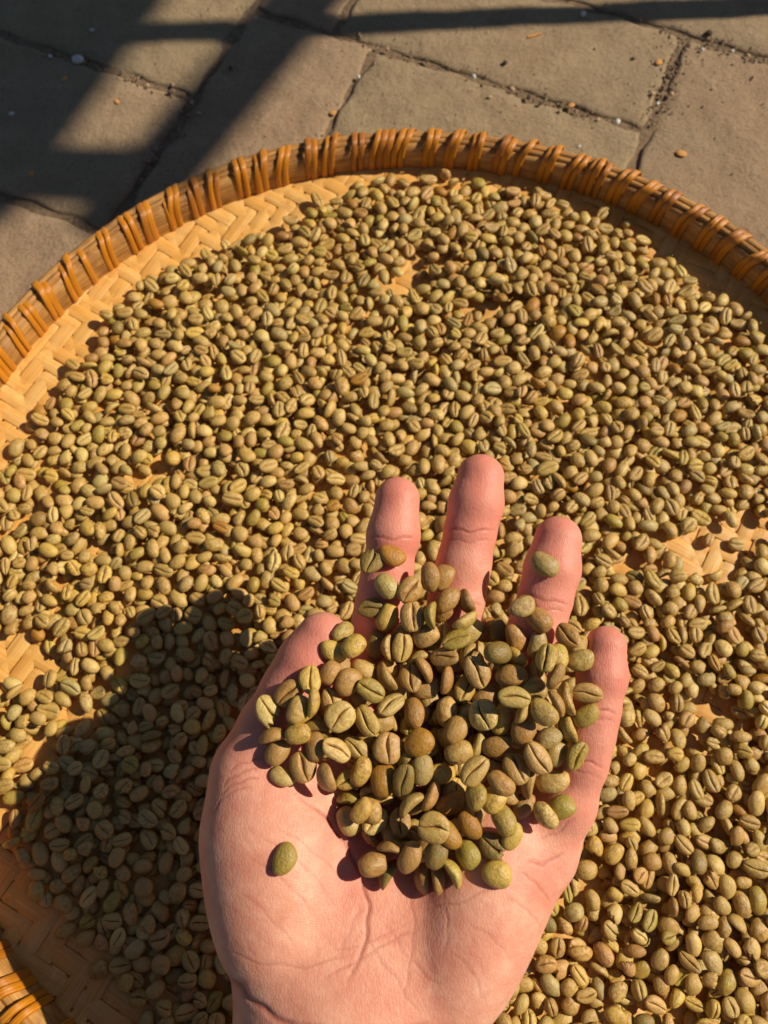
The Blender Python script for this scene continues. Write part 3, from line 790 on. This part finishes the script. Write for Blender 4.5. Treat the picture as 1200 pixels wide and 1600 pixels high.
# the beans the photo shows on the hand: pixel, angle of the long axis, length in pixels, face (d dome, c crease, s side), colour
SHOWN = '''
534 989 40 30 d o;520 1016 -30 40 d y;549 1006 45 34 d y;583 1007 90 44 d k;608 965 60 46 d y;581 951 0 36 c k;645 962 90 48 c t;667 960 80 42 s g;631 1011 90 46 c o;607 1008 90 38 s o;667 996 20 38 d t;657 1016 20 34 s o
484 1059 100 48 c y;450 1084 40 44 c b;484 1102 90 48 s y;420 1109 -50 48 x p;464 1112 70 46 d o;426 1146 10 50 s b;431 1172 50 38 d b;438 1210 -20 38 d p;473 1202 110 50 c b;504 1217 120 46 s b;517 1097 100 42 c t;544 1060 45 45 d b
566 1039 -30 32 d o;533 1040 80 30 d b;512 1049 60 28 d b;600 1060 120 50 s o;580 1074 -30 46 c g;564 1091 -20 38 c b;529 1119 40 54 c p;612 1100 35 50 c o;572 1129 120 55 c y;645 1059 100 48 c b;665 1040 120 42 s b;666 1078 20 42 d t
650 1117 100 52 d b;607 1162 90 62 c t;524 1174 -35 54 c p;559 1166 -45 44 c o;491 1165 90 44 d b;494 1137 0 34 c k;466 1149 10 32 d y;537 1214 40 42 c y;564 1207 70 48 d y;599 1224 90 56 d d;636 1215 80 52 c k;660 1166 30 52 d d
665 1202 80 48 d w;632 1177 80 40 s g;601 1126 20 36 d o;697 956 40 39 d b;725 967 30 46 s o;734 981 45 42 d w;712 997 15 46 c g;760 986 20 38 d d;779 982 100 34 d k;823 950 30 42 d w;844 972 -50 48 d b;815 994 110 50 d b
844 1005 70 44 d w;888 996 130 42 c b;911 1005 70 32 d o;856 1030 75 46 c y;879 1030 80 42 d y;910 1036 20 44 d o;786 1020 10 45 d k;695 1025 0 42 c b;748 1039 -60 63 c t;725 1022 60 40 s o;799 1055 0 55 d b;841 1074 0 44 d o
872 1057 60 42 s b;895 1092 100 62 s o;922 1080 0 46 c b;916 1115 30 42 d g;700 1060 80 42 s b;725 1077 60 46 c y;695 1110 90 50 d t;757 1119 105 63 c p;805 1090 -10 55 c o;847 1110 -35 54 d o;872 1092 120 42 s b;796 1125 70 46 d y
817 1115 70 36 s o;835 1135 -30 40 c b;864 1146 30 40 d w;884 1140 110 50 s y;712 1142 60 50 d b;726 1115 80 36 s o;715 1175 15 52 d t;781 1161 10 52 d b;839 1181 -55 62 c t;871 1176 70 46 d o;902 1177 60 47 c g;736 1207 50 60 c t
692 1205 0 42 d y;804 1197 110 52 c b;770 1190 -20 42 c b;869 1222 0 58 d p;784 1227 -40 48 d b;825 1227 80 50 s o;747 1165 70 44 s o;819 1140 60 40 d b;762 1085 40 38 d b;545 1245 0 47 s g;545 1286 -65 57 d p;571 1271 60 36 d y
585 1265 110 40 d o;580 1310 110 49 s b;622 1291 95 44 c b;640 1250 45 54 s o;674 1247 65 49 s b;704 1256 20 50 d d;680 1290 -10 51 c o;700 1310 -45 51 d d;732 1294 -50 48 d d;735 1337 -60 43 d g;768 1327 -40 42 x k;780 1367 -15 47 d y
785 1285 110 52 d g;745 1247 90 48 d g;589 1352 20 46 d b;607 1372 60 54 s k;640 1342 60 56 d b;662 1365 80 56 s b;692 1377 95 48 s b;716 1362 -60 50 s y;688 1340 60 42 d k;614 1320 0 38 s b;665 1325 30 34 d o;797 1310 60 42 d y
857 1273 -60 46 d p;880 1255 20 40 d g;815 1265 60 40 d b;767 1252 50 40 d y;585 875 70 34 x k;613 869 -20 43 d d;600 914 -50 43 d w;638 923 60 40 c b;672 901 95 47 d b;696 899 70 40 d b;699 932 40 44 d b;727 938 110 36 s b
852 878 -40 50 d w;437 1342 65 54 d g'''
rows = []
for s_ in SHOWN.replace('\n', ';').split(';'):
    if s_.strip():
        a = s_.split(); L_ = float(a[3]); rows.append((int(a[0]), int(a[1]), float(a[2]), L_, a[4], a[5]))
order = sorted(range(len(rows)), key=lambda i: (rows[i][3]+3*((i*7) % 5)))
BY_FACE = {'d': [0, 1, 6, 10, 4, 11, 3, 2], 'c': [0, 1, 6, 10, 2, 3, 9], 's': [5, 7, 5, 2], 'x': [8]}
HB = []; FILL = []
def fill_heap():
    for n in range(2600):
        x, y = rng.uniform(HEAP.min(0), HEAP.max(0))
        if not in_poly(HEAP, x, y): continue
        s0 = SKIN0[int((x-hx0)/hg), int((y-hy0)/hg)]
        b_ = drop(HX, x, y, max(0.1065, s0+0.0045), tries=5, low=0.088, faces='dccs', jit=0.0015, scale=0.97)
        if b_: FILL.append(b_)
        if len(FILL) > 230: break
def edge_dist(px, py):
    """pixels inside the heap's outline, negative outside"""
    A = np.array(heap_px, float); B = np.roll(A, -1, 0); p = np.array([px, py], float); ab = B-A
    h_ = np.clip(((p-A)*ab).sum(1)/(ab*ab).sum(1), 0, 1); d = np.linalg.norm(p-A-h_[:, None]*ab, axis=1).min()
    return d if in_poly(heap_px, px, py) else -d
order.sort(key=lambda i: (edge_dist(*rows[i][:2]) > 22, ))
first_inner = next(q for q, i in enumerate(order) if edge_dist(*rows[i][:2]) > 22)
for q_, i in enumerate(order):
    if q_ == first_inner: fill_heap()
    px, py, an, L, f, key = rows[i]
    p = BY_FACE[f][(i*5+3) % len(BY_FACE[f])]; ff = {'x': 'c'}.get(f, f)
    if ff == 's' and i % 2: ff = 'e'
    z = 0.112
    for it in range(2):
        c = W(px, py, z); sc = (0.45*L+26.5)*depth(py, z)/FPX/(2*DIMS[p][0])
        sc = float(np.clip(sc, 0.78, 1.16)); dims = tuple(d*sc for d in DIMS[p][:3])
        best = None
        for q in range(9):
            R = rot_of(ff, math.radians(an)+rng.normal(0, 0.07), rng.normal(0, 0.22), rng.normal(0, 0.16))
            x, y = c[0]+rng.normal(0, 0.0005), c[1]+rng.normal(0, 0.0005)
            r = HX.probe(R, dims, x, y)
            if r and r[0] > 0.085 and (best is None or r[0] < best[0][0]): best = (r, R, x, y)
        if best is None: break
        z = best[0][0]
    if best is None: print('no rest for', px, py); continue
    r, R, x, y = best; HX.commit(*r)
    HB.append((p, R, np.array([x, y, r[0]])-R@(DIMS[p][3]*sc), sc, key, ff.replace('e', 's'), (px, py), f, L))
print('hand', len(HB), 'fill', len(FILL), 'z max', max(b[2][2] for b in HB))

CNAME = {'o': 'tan olive', 'g': 'green', 'y': 'yellowish olive', 'b': 'brownish', 'd': 'golden brown', 'k': 'dark olive', 'p': 'pale', 'w': 'greyish', 't': 'tan'}
FNAME = {'d': 'rounded side up', 'c': 'creased side up', 's': 'on edge'}
SPECIAL = {(437, 1342): 'single olive coffee bean lying alone on the bare ball of the thumb', (852, 878): 'single greyish coffee bean lying alone on the ring finger',
           (585, 875): 'broken dark coffee bean on the index finger, beside a golden brown bean', (613, 869): 'golden brown coffee bean on the index finger beside a broken bean',
           (600, 914): 'greyish coffee bean on the index finger below the broken bean', (581, 951): 'dark wrinkled coffee bean lying across the edge of the index finger',
           (823, 950): 'greyish coffee bean on the crease of the ring finger', (420, 1109): 'pale cracked coffee bean at the edge of the heap by the thumb',
           (768, 1327): 'dark cracked coffee bean at the wrist side of the heap', (780, 1367): 'yellowish bean resting on bare palm below a dark cracked bean'}
def place(name, b, label, group):
    p, R, c, sc, key = b[:5]
    o = bpy.data.objects.new(name, HI[p]); COL.objects.link(o)
    M4 = Matrix(R.tolist()).to_4x4(); o.matrix_world = Matrix.Translation(Vector(c.tolist())) @ M4 @ Matrix.Scale(sc, 4)
    o.color = (*(tint(key)*(0.92 if len(b) > 6 else 1.0)), 1.0); tag(o, label, 'coffee bean', group)
    return o
def region(px, py):
    if py < 1000 and px < 770: return 'under the middle finger'
    if px < 515: return 'beside the thumb'
    if py > 1285: return 'at the wrist side'
    if px > 830: return 'beside the little finger' if py > 1040 else 'under the ring finger'
    return 'at its centre' if py > 1080 else 'towards the ring finger' if px > 690 else 'towards the index finger'
def size(L): return 'small' if L < 41 else 'large' if L >= 52 else 'middling'
for b in HB:
    key, f, pix = b[4], b[5], b[6]
    lab = SPECIAL.get(pix) or f'{size(b[8])} {CNAME[key]} bean {FNAME[f]} in the palm heap, {region(*pix)}'
    place('coffee_bean', b, lab, None if pix in SPECIAL else 'coffee beans heaped on the palm')

# the tray beans that show largest become objects, the rest one mass
def project(c):
    d = np.array(c)-np.array([0, 0, CAMZ]); Z = d[1]*CP - d[2]*SP
    return 600+FPX*d[0]/Z, 800-FPX*(d[1]*SP + d[2]*CP)/Z, Z
hand_px = np.array([(560, 740), (790, 690), (920, 800), (990, 980), (945, 1190), (900, 1320), (800, 1560), (770, 1620), (330, 1620), (305, 1280), (400, 1080), (490, 945), (545, 960)])
score = []
for i, b in enumerate(TB):
    px, py, Z = project(b[2])
    vis = 8 < px < 1192 and 8 < py < 1592 and not in_poly(hand_px, px, py)
    top_ = HF.H[int((b[2][0]-gx0)/g), int((b[2][1]-gy0)/g)] - b[2][2]
    if vis and top_ < 0.0042: score.append((Z-0.004*b[3], i))
score.sort()
solo = set(i for _, i in score[:165])
KWORD = {'round': 'round', 'pea': 'round', 'bent': 'curved', 'thin': 'slim', 'long': 'long', 'broken': 'broken'}
shade = np.array([(240, 930), (370, 900), (420, 1000), (330, 1480), (200, 1540), (90, 1420), (50, 1330), (80, 1200), (170, 1070)])
for i in sorted(solo):
    b = TB[i]; px, py, _ = project(b[2])
    wh = "in the hand's tray shadow" if in_poly(shade, px, py) else ('on tray beside little finger' if px > 600 and py < 1250 else 'on tray beside the hand heel' if px > 600 else "on sunlit tray past the hand's shadow")
    place('coffee_bean', b, f"{size(b[3]*47)} {CNAME[b[4]]} {KWORD.get(KINDS[b[0]], 'oval')} bean {wh}, {FNAME[b[5]]}", 'coffee beans spread on the tray')
rest = [b for i, b in enumerate(TB) if i not in solo] + FILL
Vs, Fs, Cs, Ts, Bs, Rs = [], [], [], [], [], []; nv0 = 0
for b in rest:
    p, R, c, sc, key = b[:5]; V, F, C = LO[p]
    Vs.append(V*sc @ R.T + c); Fs.append(F+nv0); Cs.append(C); nv0 += len(V)
    Ts.append(np.tile(np.append(tint(key), 1.0), (len(V), 1))); Bs.append(V + rng.uniform(-1, 1, 3)*3); Rs.append(np.full(len(V), rng.uniform()))
me = mesh_np('coffee_beans', np.concatenate(Vs), np.concatenate(Fs))
fattr(me, 'crease', np.concatenate(Cs)); fattr(me, 'tint', np.concatenate(Ts), 'FLOAT_COLOR'); fattr(me, 'bco', np.concatenate(Bs), 'FLOAT_VECTOR'); fattr(me, 'rnd', np.concatenate(Rs))
tag(link('coffee_beans', me, M_BEANS), 'mass of green coffee beans spread over the woven tray', 'coffee beans', kind='stuff')
print('mass', len(rest), 'verts', nv0)

# ------------------------------------------------------------------ grit and litter on the pavement
def pebble_mesh(seed, flat):
    r = np.random.default_rng(seed); bm = bmesh.new(); bmesh.ops.create_icosphere(bm, subdivisions=2, radius=1.0)
    d = r.normal(size=(7, 3)); d /= np.linalg.norm(d, axis=1, keepdims=True); a = r.uniform(0.6, 0.95, 7)
    for v in bm.verts:
        p = np.array(v.co)
        for q in range(7):
            e = p@d[q]-a[q]
            if e > 0: p = p-d[q]*e*0.85
        v.co = p*np.array([1, 0.75, flat])
    me = bpy.data.meshes.new('pebble'); bm.to_mesh(me); bm.free()
    for p in me.polygons: p.use_smooth = True
    return me
M_WSTONE = mat_simple('white_stone', srgb(190, 186, 178), srgb(222, 218, 208), 0.7, 300)
M_TSTONE = mat_simple('tan_stone', srgb(168, 136, 98), srgb(200, 168, 126), 0.8, 300)
M_DSTONE = mat_simple('dark_stone', srgb(66, 50, 38), srgb(98, 76, 56), 0.85, 300)
M_LEAF = mat_simple('dry_leaf_bit', srgb(190, 124, 52), srgb(220, 160, 80), 0.7, 200)
PM = {k: [pebble_mesh(60+q+10*n, fl) for q in range(3)] for n, (k, fl) in enumerate((('w', .6), ('t', .55), ('d', .6), ('l', .22)))}
PMAT = {'w': M_WSTONE, 't': M_TSTONE, 'd': M_DSTONE, 'l': M_LEAF}
for k_, l_ in PM.items():
    for me in l_: me.materials.append(PMAT[k_])
stones = [(121, 92, 10, 'w', 'largest white pebble lying in the shaded pavement joint'), (100, 122, 6, 'l', 'small orange clay chip on the shaded paver'), (78, 86, 4, 'w', ''), (17, 176, 5, 'w', ''), (182, 157, 5, 'l', 'small orange dry chip in the square patch of sunlight'),
          (520, 175, 6, 'l', 'tan dry chip on the paver behind the tray rim'), (299, 158, 4, 't', ''), (1065, 239, 9, 'l', 'flat tan stone chip alone on the pink paver'), (965, 189, 6, 'w', 'small white pebble in the joint behind the tray'), (740, 118, 5, 'w', ''),
          (893, 163, 6, 'l', 'yellow dry husk in the long pavement joint'), (790, 96, 5, 'd', ''), (765, 150, 4, 't', ''), (827, 150, 6, 'd', ''), (800, 138, 6, 't', ''), (1030, 96, 7, 'l', 'orange dry leaf scrap beside the cross joint'), (1058, 97, 5, 'd', ''), (1108, 50, 7, 'd', ''), (1145, 78, 4, 'w', ''),
          (1098, 76, 4, 'w', ''), (1020, 145, 5, 't', ''), (1045, 118, 6, 'd', ''), (1028, 160, 4, 'w', ''), (1050, 145, 5, 't', ''), (990, 90, 4, 'd', ''), (912, 20, 6, 'w', ''), (1170, 85, 4, 't', ''), (143, 45, 4, 'w', ''), (360, 105, 5, 'd', ''), (310, 175, 4, 't', ''), (48, 270, 6, 'l', 'brown leaf bit in the shaded joint by the tray'),
          (605, 75, 4, 't', ''), (700, 105, 5, 'd', ''), (665, 92, 5, 'd', ''), (905, 228, 4, 'w', ''), (230, 132, 4, 't', ''), (265, 143, 5, 'd', ''), (845, 160, 5, 'd', ''), (875, 172, 4, 't', ''), (935, 185, 4, 't', ''), (560, 118, 4, 'w', '')]
GENERIC = {'w': 'tiny white pebble on the pavement', 't': 'tiny tan pebble on the pavement', 'd': 'tiny dark clod on the pavement', 'l': 'tiny dry scrap on the pavement'}
for n, (px, py, r_, kk, lab) in enumerate(stones):
    c = W(px, py, 0.002); s_ = r_*depth(py, 0)/FPX
    o = link({'w': 'pebble', 't': 'pebble', 'd': 'dirt_clod', 'l': 'dry_scrap'}[kk], PM[kk][n % 3], None, loc=(c[0], c[1], 0.001+s_*0.2), rot=(0, 0, n*1.3)); o.scale = (s_, s_, s_)
    tag(o, lab or GENERIC[kk], {'w': 'pebble', 't': 'pebble', 'd': 'dirt clod', 'l': 'scrap'}[kk], None if lab else 'tiny bits on the pavement')
# a straw on the pavement
bm = bmesh.new(); bmesh.ops.create_cone(bm, cap_ends=True, segments=6, radius1=0.0007, radius2=0.0004, depth=0.0095)
me = bpy.data.meshes.new('straw'); bm.to_mesh(me); bm.free()
c = W(836, 55, 0.002); o = link('straw', me, M_LEAF, loc=(c[0], c[1], 0.002), rot=(0, math.pi/2, math.radians(20))); tag(o, 'short pale straw on the pavement below the pole shadow', 'straw')
# loose grains gathered along the joints
gv, gf = [], []
def grains(n, A, B, spread):
    for _ in range(n):
        t_ = rng.uniform(); p = W(A[0]+(B[0]-A[0])*t_, A[1]+(B[1]-A[1])*t_, 0.0)[:2] + rng.normal(0, spread, 2)
        s_ = abs(rng.normal(0.0005, 0.0004))+0.0002; b0 = len(gv)
        for d in ((1, 0, 0), (-1, 0, 0), (0, 1, 0), (0, -1, 0), (0, 0, 1), (0, 0, -1)):
            gv.append((p[0]+d[0]*s_*rng.uniform(.6, 1.2), p[1]+d[1]*s_*rng.uniform(.6, 1.2), 0.0006+d[2]*s_*0.8))
        for a_, b_, c_ in ((0, 2, 4), (2, 1, 4), (1, 3, 4), (3, 0, 4), (2, 0, 5), (1, 2, 5), (3, 1, 5), (0, 3, 5)): gf.append((b0+a_, b0+b_, b0+c_))
for a in [(130, (480, 40), (960, 190), .0028), (70, (100, 85), (300, 158), .003), (60, (300, 158), (215, 290), .004), (120, (1060, 95), (1010, 190), .006), (60, (1050, 50), (1200, 90), .005), (60, (0, 255), (110, 300), .004), (60, (80, 60), (150, 100), .006), (520, (0, 100), (1200, 120), .06), (90, (1000, 60), (1100, 90), .012)]:
    grains(*a)
me = mesh_np('grit', gv, gf, False)
M_GRIT = mat_simple('loose_grit', srgb(110, 86, 62), srgb(176, 150, 118), 0.9, 900)
tag(link('grit', me, M_GRIT), 'loose sandy grit gathered along the pavement joints', 'grit', kind='stuff')

# ------------------------------------------------------------------ made-up rack out of view; poles and planks shaped to cast the pavement shadows
KX, KY = math.cos(SUN_AZ)/math.tan(SUN_EL), math.sin(SUN_AZ)/math.tan(SUN_EL)
def caster(sx, sy, z): return Vector((sx+KX*z, sy+KY*z, z))       # the point at height z whose shadow falls on sx, sy
rack = link('shadow_rack', None, loc=(0.8, 0.75, 0)); tag(rack, 'made-up unseen rack of poles and planks, shaped to cast the pavement shadows', 'rack')
def pole(name, a, b, r, parent, flat=None):
    a, b = Vector(a), Vector(b); d = b-a; L = d.length; bm = bmesh.new()
    if flat is None:
        prev = None; n = 10
        for s_ in range(13):
            t_ = s_/12; rr = r*(1.0-0.08*t_)*(1.12 if s_ % 4 == 2 else 1.0)
            ring = [bm.verts.new((rr*math.cos(2*math.pi*k_/n), rr*math.sin(2*math.pi*k_/n), t_*L)) for k_ in range(n)]
            if prev: [bm.faces.new((prev[k_], prev[(k_+1) % n], ring[(k_+1) % n], ring[k_])) for k_ in range(n)]
            else: bm.faces.new(ring[::-1])
            prev = ring
        bm.faces.new(prev)
    else:
        bmesh.ops.create_cube(bm, size=1.0)
        for v in bm.verts: v.co = Vector((v.co.x*flat[0], v.co.y*flat[1], (v.co.z+0.5)*L))
        bmesh.ops.bevel(bm, geom=bm.edges[:], offset=0.002, segments=2, affect='EDGES')
    me = bpy.data.meshes.new(name); bm.to_mesh(me); bm.free()
    o = link(name, me, M_POLE, parent, loc=a-Vector(parent.location)); z = d.normalized()
    x = Vector((0, 0, 1)).cross(z) if abs(z.z) < 0.95 else Vector((1, 0, 0)); x.normalize(); y = z.cross(x)
    o.rotation_euler = Matrix((x, y, z)).transposed().to_euler()
    return o
foot = Vector((0.55, 0.4705, 0)); top = caster(-0.80, 0.400, 1.02)
pole('leg', foot, top, 0.009, rack)
Zr = 1.0
pole('plank', caster(-0.045, 0.470, Zr), caster(-0.152, 0.283, Zr), 0, rack, (0.034, 0.02))
pole('plank', caster(-0.60, 0.350, Zr+.024), caster(-0.115, 0.318, Zr+.024), 0, rack, (0.036, 0.02))
pole('plank', caster(-0.185, 0.52, Zr+.048), caster(-0.275, 0.310, Zr+.048), 0, rack, (0.125, 0.02))
pole('plank', caster(-0.60, 0.425, Zr+.024), caster(-0.22, 0.412, Zr+.024), 0, rack, (0.05, 0.02))
pole('rail', caster(-0.85, 0.395, Zr-.02), caster(0.10, 0.56, Zr-.02), 0.012, rack)
pole('rail', caster(-0.62, 0.30, Zr-.01), caster(-0.58, 0.62, Zr-.01), 0.012, rack)
pole('rail', caster(-0.03, 0.47, Zr), caster(0.06, 0.60, Zr), 0.012, rack)
pole('leg', caster(0.10, 0.56, Zr), (1.42, 1.10, 0), 0.012, rack)
pole('leg', caster(-0.58, 0.62, Zr), (0.70, 1.15, 0), 0.012, rack)
